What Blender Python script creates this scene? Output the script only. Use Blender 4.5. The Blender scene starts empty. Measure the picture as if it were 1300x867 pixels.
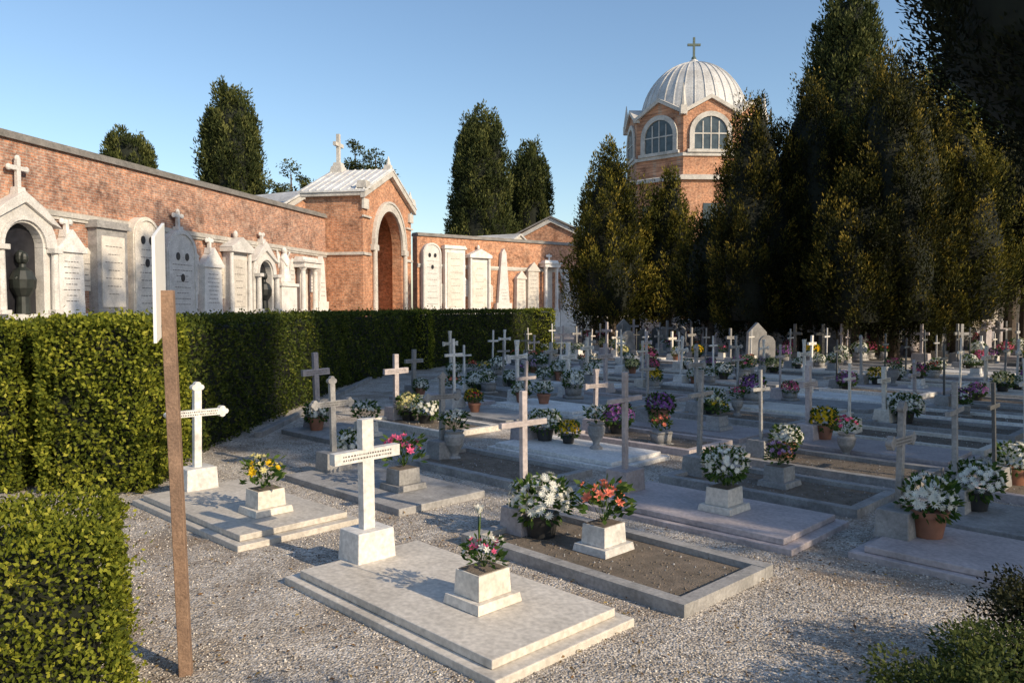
import bpy, math, random
import numpy as np
from mathutils import Vector, Matrix
random.seed(7); RNG=np.random.default_rng(11)
scene=bpy.context.scene
COL=scene.collection
R=math.radians

# ---------------------------------------------------------------- materials
def newmat(name):
    m=bpy.data.materials.new(name); m.use_nodes=True
    nt=m.node_tree; b=nt.nodes["Principled BSDF"]
    return m,nt,b
def N(nt,t,**kw):
    n=nt.nodes.new(t)
    for k,v in kw.items():
        if k in n.inputs: n.inputs[k].default_value=v
        else: setattr(n,k,v)
    return n
def ramp(nt,stops):
    r=nt.nodes.new('ShaderNodeValToRGB'); e=r.color_ramp.elements
    while len(e)<len(stops): e.new(0.5)
    for i,(p,c) in enumerate(stops):
        e[i].position=p; e[i].color=(c[0],c[1],c[2],1)
    return r
def stone(name,c1,c2,scale=3.0,rough=0.75,bump=0.15,stain=(0.12,0.11,0.09),stain_amt=0.5,metal=0):
    m,nt,b=newmat(name); L=nt.links
    tc=N(nt,'ShaderNodeTexCoord')
    oi=N(nt,'ShaderNodeObjectInfo')
    add=N(nt,'ShaderNodeVectorMath',operation='ADD'); mul=N(nt,'ShaderNodeVectorMath',operation='SCALE'); 
    L.new(oi.outputs['Location'],mul.inputs[0]); mul.inputs['Scale'].default_value=1.7
    L.new(tc.outputs['Object'],add.inputs[0]); L.new(mul.outputs[0],add.inputs[1])
    n1=N(nt,'ShaderNodeTexNoise'); n1.inputs['Scale'].default_value=scale; n1.inputs['Detail'].default_value=8; n1.inputs['Roughness'].default_value=0.65
    n2=N(nt,'ShaderNodeTexNoise'); n2.inputs['Scale'].default_value=scale*9; n2.inputs['Detail'].default_value=6
    n3=N(nt,'ShaderNodeTexNoise'); n3.inputs['Scale'].default_value=scale*0.6; n3.inputs['Detail'].default_value=9; n3.inputs['Roughness'].default_value=0.75
    for n in (n1,n2,n3): L.new(add.outputs[0],n.inputs['Vector'])
    r=ramp(nt,[(0.3,c2),(0.65,c1)]); L.new(n1.outputs['Fac'],r.inputs[0])
    rs=ramp(nt,[(0.48,(0,0,0)),(0.70,(stain_amt,)*3)]); L.new(n3.outputs['Fac'],rs.inputs[0])
    mx=N(nt,'ShaderNodeMixRGB'); L.new(rs.outputs[0],mx.inputs[0]); L.new(r.outputs[0],mx.inputs[1]); mx.inputs[2].default_value=(*stain,1)
    r2=ramp(nt,[(0.3,(0.66,0.66,0.66)),(0.7,(1.08,1.08,1.08))]); L.new(n2.outputs['Fac'],r2.inputs[0])
    m2=N(nt,'ShaderNodeMixRGB',blend_type='MULTIPLY'); m2.inputs[0].default_value=0.8
    L.new(mx.outputs[0],m2.inputs[1]); L.new(r2.outputs[0],m2.inputs[2])
    rv=N(nt,'ShaderNodeMath',operation='MULTIPLY_ADD'); L.new(oi.outputs['Random'],rv.inputs[0]); rv.inputs[1].default_value=0.3; rv.inputs[2].default_value=0.85
    hs=N(nt,'ShaderNodeHueSaturation'); L.new(rv.outputs[0],hs.inputs['Value']); L.new(m2.outputs[0],hs.inputs['Color'])
    L.new(hs.outputs[0],b.inputs['Base Color'])
    b.inputs['Roughness'].default_value=rough; b.inputs['Metallic'].default_value=metal
    bp=N(nt,'ShaderNodeBump'); bp.inputs['Strength'].default_value=bump; bp.inputs['Distance'].default_value=0.01
    L.new(n2.outputs['Fac'],bp.inputs['Height']); L.new(bp.outputs[0],b.inputs['Normal'])
    return m
def plain(name,c,rough=0.6,var=0.25,scale=8):
    m,nt,b=newmat(name); L=nt.links
    tc=N(nt,'ShaderNodeTexCoord'); n=N(nt,'ShaderNodeTexNoise'); n.inputs['Scale'].default_value=scale; n.inputs['Detail'].default_value=5
    L.new(tc.outputs['Object'],n.inputs['Vector'])
    r=ramp(nt,[(0.3,[x*(1-var) for x in c]),(0.7,[min(1,x*(1+var)) for x in c])])
    L.new(n.outputs['Fac'],r.inputs[0]); L.new(r.outputs[0],b.inputs['Base Color']); b.inputs['Roughness'].default_value=rough
    return m
def leafmat(name,stops,trans=0.25):
    m,nt,b=newmat(name); L=nt.links
    a=N(nt,'ShaderNodeAttribute'); a.attribute_name='tone'
    r=ramp(nt,stops); L.new(a.outputs['Fac'],r.inputs[0])
    L.new(r.outputs[0],b.inputs['Base Color']); b.inputs['Roughness'].default_value=0.65; b.inputs['Specular IOR Level'].default_value=0.12
    t=N(nt,'ShaderNodeBsdfTranslucent'); L.new(r.outputs[0],t.inputs['Color'])
    mx=N(nt,'ShaderNodeMixShader'); mx.inputs[0].default_value=trans
    L.new(b.outputs[0],mx.inputs[1]); L.new(t.outputs[0],mx.inputs[2])
    L.new(mx.outputs[0],nt.nodes['Material Output'].inputs['Surface'])
    return m
def brick(name,ca,cb,mortar=(0.42,0.36,0.30),pale=(0.52,0.42,0.34)):
    m,nt,b=newmat(name); L=nt.links
    tc=N(nt,'ShaderNodeTexCoord'); sp=N(nt,'ShaderNodeSeparateXYZ'); L.new(tc.outputs['Object'],sp.inputs[0])
    ad=N(nt,'ShaderNodeMath',operation='ADD'); L.new(sp.outputs[0],ad.inputs[0]); L.new(sp.outputs[1],ad.inputs[1])
    cb_=N(nt,'ShaderNodeCombineXYZ'); L.new(ad.outputs[0],cb_.inputs[0]); L.new(sp.outputs[2],cb_.inputs[1])
    br=N(nt,'ShaderNodeTexBrick'); L.new(cb_.outputs[0],br.inputs['Vector'])
    br.inputs['Scale'].default_value=1; br.inputs['Brick Width'].default_value=0.27; br.inputs['Row Height'].default_value=0.085
    br.inputs['Mortar Size'].default_value=0.012; br.inputs['Mortar Smooth'].default_value=0.3; br.inputs['Bias'].default_value=-0.1
    br.inputs['Color1'].default_value=(*ca,1); br.inputs['Color2'].default_value=(*cb,1); br.inputs['Mortar'].default_value=(*mortar,1)
    n=N(nt,'ShaderNodeTexNoise'); n.inputs['Scale'].default_value=0.8; n.inputs['Detail'].default_value=9; n.inputs['Roughness'].default_value=0.7
    L.new(tc.outputs['Object'],n.inputs['Vector'])
    r=ramp(nt,[(0.34,(0.42,0.38,0.37)),(0.48,(0.92,0.92,0.92)),(0.70,(1.25,1.22,1.18))]); L.new(n.outputs['Fac'],r.inputs[0])
    mu=N(nt,'ShaderNodeMixRGB',blend_type='MULTIPLY'); mu.inputs[0].default_value=1
    L.new(br.outputs['Color'],mu.inputs[1]); L.new(r.outputs[0],mu.inputs[2])
    n2=N(nt,'ShaderNodeTexNoise'); n2.inputs['Scale'].default_value=1.7; n2.inputs['Detail'].default_value=12; n2.inputs['Roughness'].default_value=0.85
    L.new(tc.outputs['Object'],n2.inputs['Vector'])
    r3=ramp(nt,[(0.50,(0,0,0)),(0.64,(0.65,)*3)]); L.new(n2.outputs['Fac'],r3.inputs[0])
    m3=N(nt,'ShaderNodeMixRGB'); L.new(r3.outputs[0],m3.inputs[0]); L.new(mu.outputs[0],m3.inputs[1]); m3.inputs[2].default_value=(*pale,1)
    n4=N(nt,'ShaderNodeTexNoise'); n4.inputs['Scale'].default_value=5; n4.inputs['Detail'].default_value=5; n4.inputs['Roughness'].default_value=0.85
    L.new(cb_.outputs[0],n4.inputs['Vector'])
    r4=ramp(nt,[(0.38,(0.45,0.42,0.42)),(0.60,(1.25,1.25,1.25))]); L.new(n4.outputs['Fac'],r4.inputs[0])
    m4=N(nt,'ShaderNodeMixRGB',blend_type='MULTIPLY'); m4.inputs[0].default_value=0.9
    L.new(m3.outputs[0],m4.inputs[1]); L.new(r4.outputs[0],m4.inputs[2])
    L.new(m4.outputs[0],b.inputs['Base Color']); b.inputs['Roughness'].default_value=0.9
    bp=N(nt,'ShaderNodeBump'); bp.inputs['Strength'].default_value=0.5; bp.inputs['Distance'].default_value=0.01
    L.new(m4.outputs[0],bp.inputs['Height']); L.new(bp.outputs[0],b.inputs['Normal'])
    return m

M_marble=stone('marble_white',(0.82,0.79,0.75),(0.66,0.635,0.60),3,0.6,0.15,(0.26,0.245,0.22),0.45)
M_cream=stone('stone_cream',(0.76,0.70,0.62),(0.63,0.575,0.50),3,0.7,0.2,(0.24,0.21,0.17),0.4)
M_gray=stone('stone_gray',(0.40,0.385,0.37),(0.26,0.25,0.245),4,0.8,0.3,(0.10,0.10,0.09),0.6)
M_pink=stone('stone_pink',(0.52,0.45,0.44),(0.39,0.34,0.34),3,0.65,0.15,(0.16,0.14,0.13),0.4)
M_dark=stone('stone_dark',(0.12,0.12,0.12),(0.06,0.06,0.06),4,0.4,0.1)
M_istria=stone('istrian_stone',(0.68,0.64,0.58),(0.52,0.49,0.44),1.5,0.75,0.2,(0.17,0.15,0.13),0.6)
M_lead=stone('lead_roof',(0.72,0.71,0.69),(0.54,0.53,0.52),0.8,0.5,0.1,(0.30,0.28,0.25),0.6)
M_tile=stone('roof_slate',(0.30,0.28,0.26),(0.17,0.16,0.15),2,0.8,0.3)
M_brick=brick('brick_old',(0.54,0.255,0.15),(0.31,0.155,0.11))
M_brick2=brick('brick_orange',(0.62,0.265,0.125),(0.46,0.195,0.10),(0.48,0.37,0.28),(0.62,0.41,0.27))
M_terra=plain('terracotta',(0.28,0.12,0.07))
M_pot=plain('pot_black',(0.03,0.03,0.03),0.4)
M_soil=stone('soil',(0.22,0.175,0.135),(0.11,0.088,0.065),9,0.95,0.8)
M_bark=stone('bark',(0.13,0.095,0.07),(0.05,0.038,0.03),6,0.95,0.9)
M_wood=stone('weathered_wood',(0.33,0.21,0.14),(0.20,0.125,0.085),9,0.85,0.5,(0.09,0.06,0.045),0.4)
M_white=plain('sign_white',(0.82,0.82,0.80),0.5,0.04,3)
M_ink=plain('inscription',(0.10,0.09,0.085),0.6)
M_glass=plain('window_glass',(0.06,0.08,0.09),0.2,0.4,2)
M_bronze=plain('bronze_dark',(0.022,0.026,0.022),0.45,0.4,6)
M_black=plain('photo_black',(0.02,0.02,0.025),0.3)
M_plaster=stone('plaster_warm',(0.70,0.60,0.48),(0.56,0.48,0.38),0.7,0.9,0.1)
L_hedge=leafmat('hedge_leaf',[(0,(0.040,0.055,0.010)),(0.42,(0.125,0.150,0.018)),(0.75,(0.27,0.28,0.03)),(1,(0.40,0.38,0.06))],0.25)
L_hedge_shaded=leafmat('hedge_leaf_shaded',[(0,(0.018,0.030,0.007)),(0.45,(0.050,0.072,0.012)),(0.8,(0.10,0.12,0.020)),(1,(0.18,0.18,0.03))],0.2)  # same hedge leaf, with the long side's shade darkened into its colour
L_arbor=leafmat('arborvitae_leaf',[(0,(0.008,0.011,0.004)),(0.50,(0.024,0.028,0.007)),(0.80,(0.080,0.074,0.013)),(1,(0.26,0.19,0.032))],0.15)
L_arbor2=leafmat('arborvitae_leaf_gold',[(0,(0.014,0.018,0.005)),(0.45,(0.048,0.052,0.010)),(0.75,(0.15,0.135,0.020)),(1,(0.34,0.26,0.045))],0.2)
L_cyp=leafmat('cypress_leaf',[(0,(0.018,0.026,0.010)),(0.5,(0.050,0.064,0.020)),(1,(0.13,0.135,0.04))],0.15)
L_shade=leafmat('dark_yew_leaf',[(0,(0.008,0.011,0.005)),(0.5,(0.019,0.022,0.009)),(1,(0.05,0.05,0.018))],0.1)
L_broad=leafmat('broad_leaf',[(0,(0.025,0.04,0.012)),(0.5,(0.06,0.085,0.022)),(1,(0.14,0.155,0.045))],0.3)
L_plant=leafmat('plant_leaf',[(0,(0.02,0.05,0.012)),(0.5,(0.05,0.10,0.02)),(1,(0.12,0.17,0.04))],0.3)
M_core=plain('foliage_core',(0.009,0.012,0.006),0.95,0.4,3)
L_litter=leafmat('leaf_litter',[(0,(0.06,0.035,0.02)),(0.6,(0.20,0.11,0.045)),(1,(0.38,0.28,0.10))],0.1)
def petal(n,c): 
    return leafmat(n,[(0,[x*0.55 for x in c]),(0.5,c),(1,[min(1,x*1.15) for x in c])],0.25)
P_white=petal('petal_white',(0.80,0.79,0.72)); P_yel=petal('petal_yellow',(0.75,0.50,0.02)); P_pink=petal('petal_pink',(0.72,0.14,0.28))
P_sal=petal('petal_salmon',(0.80,0.26,0.17)); P_pur=petal('petal_purple',(0.34,0.13,0.38)); P_red=petal('petal_red',(0.5,0.02,0.03)); P_lilac=petal('petal_lilac',(0.62,0.42,0.60))
P_cream=petal('petal_cream',(0.80,0.72,0.35))

# ---------------------------------------------------------------- mesh helpers
class MB:
    def __init__(s): s.v=[];s.f=[];s.m=[]
    def add(s,vs,fs,m=0,M=None):
        o=len(s.v)
        if M is not None: vs=[M@Vector(v) for v in vs]
        s.v+=[tuple(v) for v in vs]; s.f+=[[i+o for i in f] for f in fs]; s.m+=[m]*len(fs)
    def box(s,x0,x1,y0,y1,z0,z1,m=0,tp=0.0,M=None):
        vs=[(x0,y0,z0),(x1,y0,z0),(x1,y1,z0),(x0,y1,z0),(x0+tp,y0+tp,z1),(x1-tp,y0+tp,z1),(x1-tp,y1-tp,z1),(x0+tp,y1-tp,z1)]
        s.add(vs,[[3,2,1,0],[4,5,6,7],[0,1,5,4],[1,2,6,5],[2,3,7,6],[3,0,4,7]],m,M)
    def fr(s,cx,cy,z0,z1,r0,r1,n=12,m=0,M=None,ph=0):
        vs=[(cx+r0*math.cos(ph+2*math.pi*i/n),cy+r0*math.sin(ph+2*math.pi*i/n),z0) for i in range(n)]
        vs+=[(cx+r1*math.cos(ph+2*math.pi*i/n),cy+r1*math.sin(ph+2*math.pi*i/n),z1) for i in range(n)]
        fs=[[i,(i+1)%n,n+(i+1)%n,n+i] for i in range(n)]+[list(range(n))[::-1],list(range(n,2*n))]
        s.add(vs,fs,m,M)
    def lathe(s,prof,n=16,m=0,M=None,cx=0,cy=0):
        for (r0,z0),(r1,z1) in zip(prof[:-1],prof[1:]):
            vs=[(cx+r0*math.cos(2*math.pi*i/n),cy+r0*math.sin(2*math.pi*i/n),z0) for i in range(n)]
            vs+=[(cx+r1*math.cos(2*math.pi*i/n),cy+r1*math.sin(2*math.pi*i/n),z1) for i in range(n)]
            s.add(vs,[[i,(i+1)%n,n+(i+1)%n,n+i] for i in range(n)],m,M)
    def prism(s,poly,y0,y1,m=0,M=None):
        n=len(poly)
        vs=[(a,y0,b) for a,b in poly]+[(a,y1,b) for a,b in poly]
        s.add(vs,[list(range(n)),list(range(n,2*n))[::-1]]+[[i,i+n,(i+1)%n+n,(i+1)%n] for i in range(n)],m,M)
    def tube(s,p,q,r0,r1,n=7,m=0):
        p=Vector(p);q=Vector(q);d=(q-p); 
        if d.length<1e-6: return
        Q=d.to_track_quat('Z','Y').to_matrix().to_4x4(); M=Matrix.Translation(p)@Q
        s.fr(0,0,0,d.length,r0,r1,n,m,M)
    def ball(s,c,rx,ry,rz,m=0,n=10,k=7,M=None):
        vs=[];fs=[]
        for j in range(k+1):
            a=math.pi*j/k
            for i in range(n):
                t=2*math.pi*i/n; vs.append((c[0]+rx*math.sin(a)*math.cos(t),c[1]+ry*math.sin(a)*math.sin(t),c[2]+rz*math.cos(a)))
        for j in range(k):
            for i in range(n): fs.append([j*n+i,(j+1)*n+i,(j+1)*n+(i+1)%n,j*n+(i+1)%n])
        s.add(vs,fs,m,M)
    def ring(s,cx,cz,r0,r1,a0,a1,y0,y1,n=16,m=0,M=None):
        for i in range(n):
            a=a0+(a1-a0)*i/n; b=a0+(a1-a0)*(i+1)/n
            s.prism([(cx+r0*math.cos(a),cz+r0*math.sin(a)),(cx+r1*math.cos(a),cz+r1*math.sin(a)),(cx+r1*math.cos(b),cz+r1*math.sin(b)),(cx+r0*math.cos(b),cz+r0*math.sin(b))],y0,y1,m,M)
    def mesh(s,name,mats,smooth=False):
        me=bpy.data.meshes.new(name); me.from_pydata(s.v,[],s.f)
        for mt in mats: me.materials.append(mt)
        me.polygons.foreach_set('material_index',s.m)
        if smooth: me.polygons.foreach_set('use_smooth',[True]*len(s.f))
        import bmesh
        bm=bmesh.new(); bm.from_mesh(me); bmesh.ops.recalc_face_normals(bm,faces=bm.faces); bm.to_mesh(me); bm.free()
        me.update(); return me
def ob(name,me,loc=(0,0,0),rz=0,parent=None,bev=0,scale=None):
    o=bpy.data.objects.new(name,me); COL.objects.link(o); o.location=loc; o.rotation_euler=(0,0,rz)
    if scale: o.scale=scale
    if parent: o.parent=parent
    if bev:
        b=o.modifiers.new('bevel','BEVEL'); b.width=bev; b.segments=2; b.limit_method='ANGLE'
    return o
def empty(name,loc=(0,0,0),rz=0):
    return ob(name,None,loc,rz)
def unit(a): return a/np.maximum(np.linalg.norm(a,axis=1,keepdims=True),1e-9)
def leafmesh(name,P,D,Nn,ln,wd,tone,mat,curl=0.0):
    n=len(P); D=unit(D); S=unit(np.cross(D,Nn)); U=np.cross(S,D)
    ln=np.broadcast_to(np.asarray(ln,dtype=float),(n,))[:,None]; wd=np.broadcast_to(np.asarray(wd,dtype=float),(n,))[:,None]
    V=np.empty((n,4,3)); V[:,0]=P; V[:,1]=P+D*ln*.5+S*wd*.5+U*ln*curl; V[:,2]=P+D*ln; V[:,3]=P+D*ln*.5-S*wd*.5+U*ln*curl
    return rawmesh(name,V.reshape(-1,3),np.arange(4*n).reshape(n,4),tone,[mat])
def rawmesh(name,V,F,tone,mats,mi=None):
    n=len(F);k=F.shape[1]
    me=bpy.data.meshes.new(name); me.vertices.add(len(V)); me.vertices.foreach_set('co',V.astype(np.float32).ravel())
    me.loops.add(n*k); me.loops.foreach_set('vertex_index',F.astype(np.int32).ravel())
    me.polygons.add(n); me.polygons.foreach_set('loop_start',(np.arange(n)*k).astype(np.int32))
    for m in mats: me.materials.append(m)
    if mi is not None: me.polygons.foreach_set('material_index',mi.astype(np.int32))
    me.update(calc_edges=True)
    a=me.attributes.new('tone','FLOAT','FACE'); a.data.foreach_set('value',np.clip(tone,0,1).astype(np.float32))
    return me

# ---------------------------------------------------------------- sky, sun, camera
SD=Vector((0.80,-0.60,0)).normalized(); EL=R(26)
w=bpy.data.worlds.new("World"); scene.world=w; w.use_nodes=True
nt=w.node_tree; sk=nt.nodes.new('ShaderNodeTexSky'); sk.sky_type='NISHITA'; sk.sun_disc=False
sk.sun_elevation=EL; sk.sun_rotation=math.atan2(SD.x,SD.y); sk.air_density=1.1; sk.dust_density=0.7; sk.ozone_density=2.4
hs=nt.nodes.new('ShaderNodeHueSaturation'); hs.inputs['Saturation'].default_value=1.03; hs.inputs['Value'].default_value=1.15
nt.links.new(sk.outputs[0],hs.inputs['Color']); nt.links.new(hs.outputs[0],nt.nodes['Background'].inputs[0]); nt.nodes['Background'].inputs[1].default_value=0.15
sd=bpy.data.lights.new('sun','SUN'); sd.energy=5.0; sd.angle=R(0.5); sd.color=(1,0.83,0.60)
so=ob('sun',sd); so.rotation_euler=Vector((SD.x*math.cos(EL),SD.y*math.cos(EL),math.sin(EL))).to_track_quat('Z','Y').to_euler()
cd=bpy.data.cameras.new('camera'); cd.lens=27.7; cd.sensor_width=36; cd.clip_end=2000; cd.clip_start=0.05
cam=ob('camera',cd,(0,0,2.0)); cam.rotation_euler=(R(90-2.49),0,0); scene.camera=cam
scene.view_settings.view_transform='Standard'; scene.view_settings.look='None'; scene.view_settings.exposure=0

# ---------------------------------------------------------------- ground
def ground():
    m,nt,b=newmat('gravel'); L=nt.links
    tc=N(nt,'ShaderNodeTexCoord')
    v=N(nt,'ShaderNodeTexVoronoi'); v.inputs['Scale'].default_value=60; L.new(tc.outputs['Object'],v.inputs['Vector'])
    sp=N(nt,'ShaderNodeSeparateXYZ'); L.new(v.outputs['Color'],sp.inputs[0])
    r=ramp(nt,[(0.0,(0.24,0.21,0.18)),(0.35,(0.44,0.395,0.345)),(0.7,(0.58,0.53,0.47)),(1.0,(0.78,0.72,0.65))]); L.new(sp.outputs[0],r.inputs[0])
    n=N(nt,'ShaderNodeTexNoise'); n.inputs['Scale'].default_value=0.55; n.inputs['Detail'].default_value=9; n.inputs['Roughness'].default_value=0.7; L.new(tc.outputs['Object'],n.inputs['Vector'])
    rd=ramp(nt,[(0.50,(0,0,0)),(0.64,(0.75,)*3)]); L.new(n.outputs['Fac'],rd.inputs[0])
    mx=N(nt,'ShaderNodeMixRGB'); L.new(rd.outputs[0],mx.inputs[0]); L.new(r.outputs[0],mx.inputs[1]); mx.inputs[2].default_value=(0.25,0.18,0.12,1)
    n2=N(nt,'ShaderNodeTexNoise'); n2.inputs['Scale'].default_value=2.5; n2.inputs['Detail'].default_value=6; L.new(tc.outputs['Object'],n2.inputs['Vector'])
    r2=ramp(nt,[(0.3,(0.68,0.66,0.64)),(0.7,(1.1,1.1,1.1))]); L.new(n2.outputs['Fac'],r2.inputs[0])
    mu=N(nt,'ShaderNodeMixRGB',blend_type='MULTIPLY'); mu.inputs[0].default_value=1; L.new(mx.outputs[0],mu.inputs[1]); L.new(r2.outputs[0],mu.inputs[2])
    L.new(mu.outputs[0],b.inputs['Base Color']); b.inputs['Roughness'].default_value=0.95
    bp=N(nt,'ShaderNodeBump'); bp.inputs['Strength'].default_value=0.8; bp.inputs['Distance'].default_value=0.012; bp.invert=True
    L.new(v.outputs['Distance'],bp.inputs['Height']); L.new(bp.outputs[0],b.inputs['Normal'])
    g=MB(); g.add([(-700,-300,0),(700,-300,0),(700,1200,0),(-700,1200,0)],[[0,1,2,3]]); ob('ground',g.mesh('ground',[m]))
ground()
def gravel():
    n=100000
    D=3.2+8.5*RNG.random(n)**1.15; X=(RNG.random(n)*2-1)*(0.72*D+0.3)
    f=np.sin(X*1.3+1)*np.sin(D*1.1+X*.5)+.6*np.sin(X*2.9+D*2.3)
    k=RNG.random(n)<np.clip(.85-.45*f,.15,1); D=D[k];X=X[k];n=len(D)
    s=0.003+0.006*RNG.random(n)**1.5
    base=np.array([(1,0,0),(0,1,0),(-1,0,0),(0,-1,0),(0,0,0.8),(0,0,-0.8)],float)
    F0=np.array([(0,1,4),(1,2,4),(2,3,4),(3,0,4),(1,0,5),(2,1,5),(3,2,5),(0,3,5)])
    jit=0.7+0.6*RNG.random((n,6,3)); V=base[None]*jit*s[:,None,None]
    a=RNG.random(n)*6.28; c,si=np.cos(a)[:,None],np.sin(a)[:,None]
    x=V[:,:,0]*c-V[:,:,1]*si; y=V[:,:,0]*si+V[:,:,1]*c; V[:,:,0]=x+X[:,None]; V[:,:,1]=y+D[:,None]; V[:,:,2]+=s[:,None]*0.45
    F=(F0[None]+(np.arange(n)*6)[:,None,None]).reshape(-1,3)
    m=leafmat('pebble',[(0,(0.19,0.165,0.14)),(0.4,(0.43,0.385,0.335)),(0.8,(0.62,0.565,0.50)),(1,(0.84,0.79,0.72))],0.0)
    ob('gravel_stones',rawmesh('gravel_stones',V.reshape(-1,3),F,np.repeat(RNG.random(n),8),[m]))
gravel()
def litter():
    n=3600; D=3.5+14*RNG.random(n)**1.3; X=(RNG.random(n)*2-1)*(0.7*D)
    P=np.stack([X,D,0.012+0.01*RNG.random(n)],1); d=RNG.normal(size=(n,3)); d[:,2]*=0.15; nn=RNG.normal(size=(n,3))*0.3; nn[:,2]+=1
    ob('fallen_leaves',leafmesh('fallen_leaves',P,d,nn,0.02+0.025*RNG.random(n),0.017,RNG.random(n),L_litter,0.1))
litter()

# ---------------------------------------------------------------- hedges
def hedge(name,cx,cy,L,W,H,rz,dens,size,seed=0,bamp=1.0,mat=L_hedge):
    rg=np.random.default_rng(seed)
    faces=[('x',1,W*H),('x',-1,W*H),('y',1,L*H),('y',-1,L*H),('z',1,L*W)]
    Ps=[];Ns=[]
    for ax,sg,area in faces:
        n=int(area*dens); u=rg.random(n)*2-1; v=rg.random(n)
        if ax=='x': p=np.stack([np.full(n,sg*L/2),u*W/2,v*H],1); nn=np.array([sg,0,0.0])
        elif ax=='y': p=np.stack([u*L/2,np.full(n,sg*W/2),v*H],1); nn=np.array([0,sg,0.0])
        else: p=np.stack([u*L/2,(v*2-1)*W/2,np.full(n,H)],1); nn=np.array([0,0,1.0])
        Ps.append(p); Ns.append(np.tile(nn,(n,1)))
    P=np.concatenate(Ps);Nn=np.concatenate(Ns); n=len(P)
    hw=np.array([L/2,W/2,H]); rad=0.10
    inn=hw-rad; A=np.abs(P); ex=np.maximum(A-inn,0); le=np.linalg.norm(ex,axis=1,keepdims=True)
    A=np.where(le>rad,np.minimum(A,inn)+ex/np.maximum(le,1e-6)*rad,A); P=np.sign(P)*A
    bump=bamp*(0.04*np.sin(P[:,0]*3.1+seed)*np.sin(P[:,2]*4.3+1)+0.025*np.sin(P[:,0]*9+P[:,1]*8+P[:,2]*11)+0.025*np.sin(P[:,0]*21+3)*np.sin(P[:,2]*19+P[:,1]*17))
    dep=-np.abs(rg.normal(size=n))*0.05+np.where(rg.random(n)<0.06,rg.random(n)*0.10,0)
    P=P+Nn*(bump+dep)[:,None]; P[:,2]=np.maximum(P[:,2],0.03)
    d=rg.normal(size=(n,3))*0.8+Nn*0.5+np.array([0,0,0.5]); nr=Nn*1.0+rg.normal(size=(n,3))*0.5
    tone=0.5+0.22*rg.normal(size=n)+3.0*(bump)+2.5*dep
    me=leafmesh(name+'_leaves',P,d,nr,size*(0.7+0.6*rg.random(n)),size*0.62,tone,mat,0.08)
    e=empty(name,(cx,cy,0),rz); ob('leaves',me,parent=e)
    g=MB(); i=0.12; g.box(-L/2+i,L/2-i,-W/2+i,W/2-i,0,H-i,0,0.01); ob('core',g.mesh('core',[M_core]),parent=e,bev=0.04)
    return e
hedge('clipped_hedge',-6.65,8.95,2.75,1.25,1.84,0,2100,0.052,1)
hedge('clipped_hedge',-4.5,8.95,1.15,1.25,1.86,0,2300,0.052,2)
hedge('clipped_hedge',-4.72,14.6,11.2,1.0,1.84,R(90),900,0.055,3,1,L_hedge_shaded)
hedge('clipped_hedge',-4.2,22.6,5.2,1.0,1.84,R(78),600,0.07,4,1,L_hedge_shaded)
hedge('clipped_hedge',-1.55,28.9,9.6,1.0,1.86,R(62),450,0.08,5,1,L_hedge_shaded)
hedge('clipped_hedge',-2.95,25.6,.7,.9,1.87,R(0),600,0.07,9,1,L_hedge)
hedge('clipped_hedge',1.1,33.2,1.2,1.3,1.9,R(5),450,0.08,6)
hedge('laurel_hedge',20.0,47.5,13.0,2.0,2.5,R(4),160,0.16,7,2.0,L_shade)
ang=math.atan2(0.447,0.894)
c0=Vector((-1.75,3.5,0)); ux=Vector((-0.894,-0.447,0)); uy=Vector((-0.447,0.894,0))
c=c0+ux*1.6+uy*0.5
hedge('low_hedge',c.x,c.y,3.2,1.0,0.99,ang,5500,0.028,8,0.8)

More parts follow.
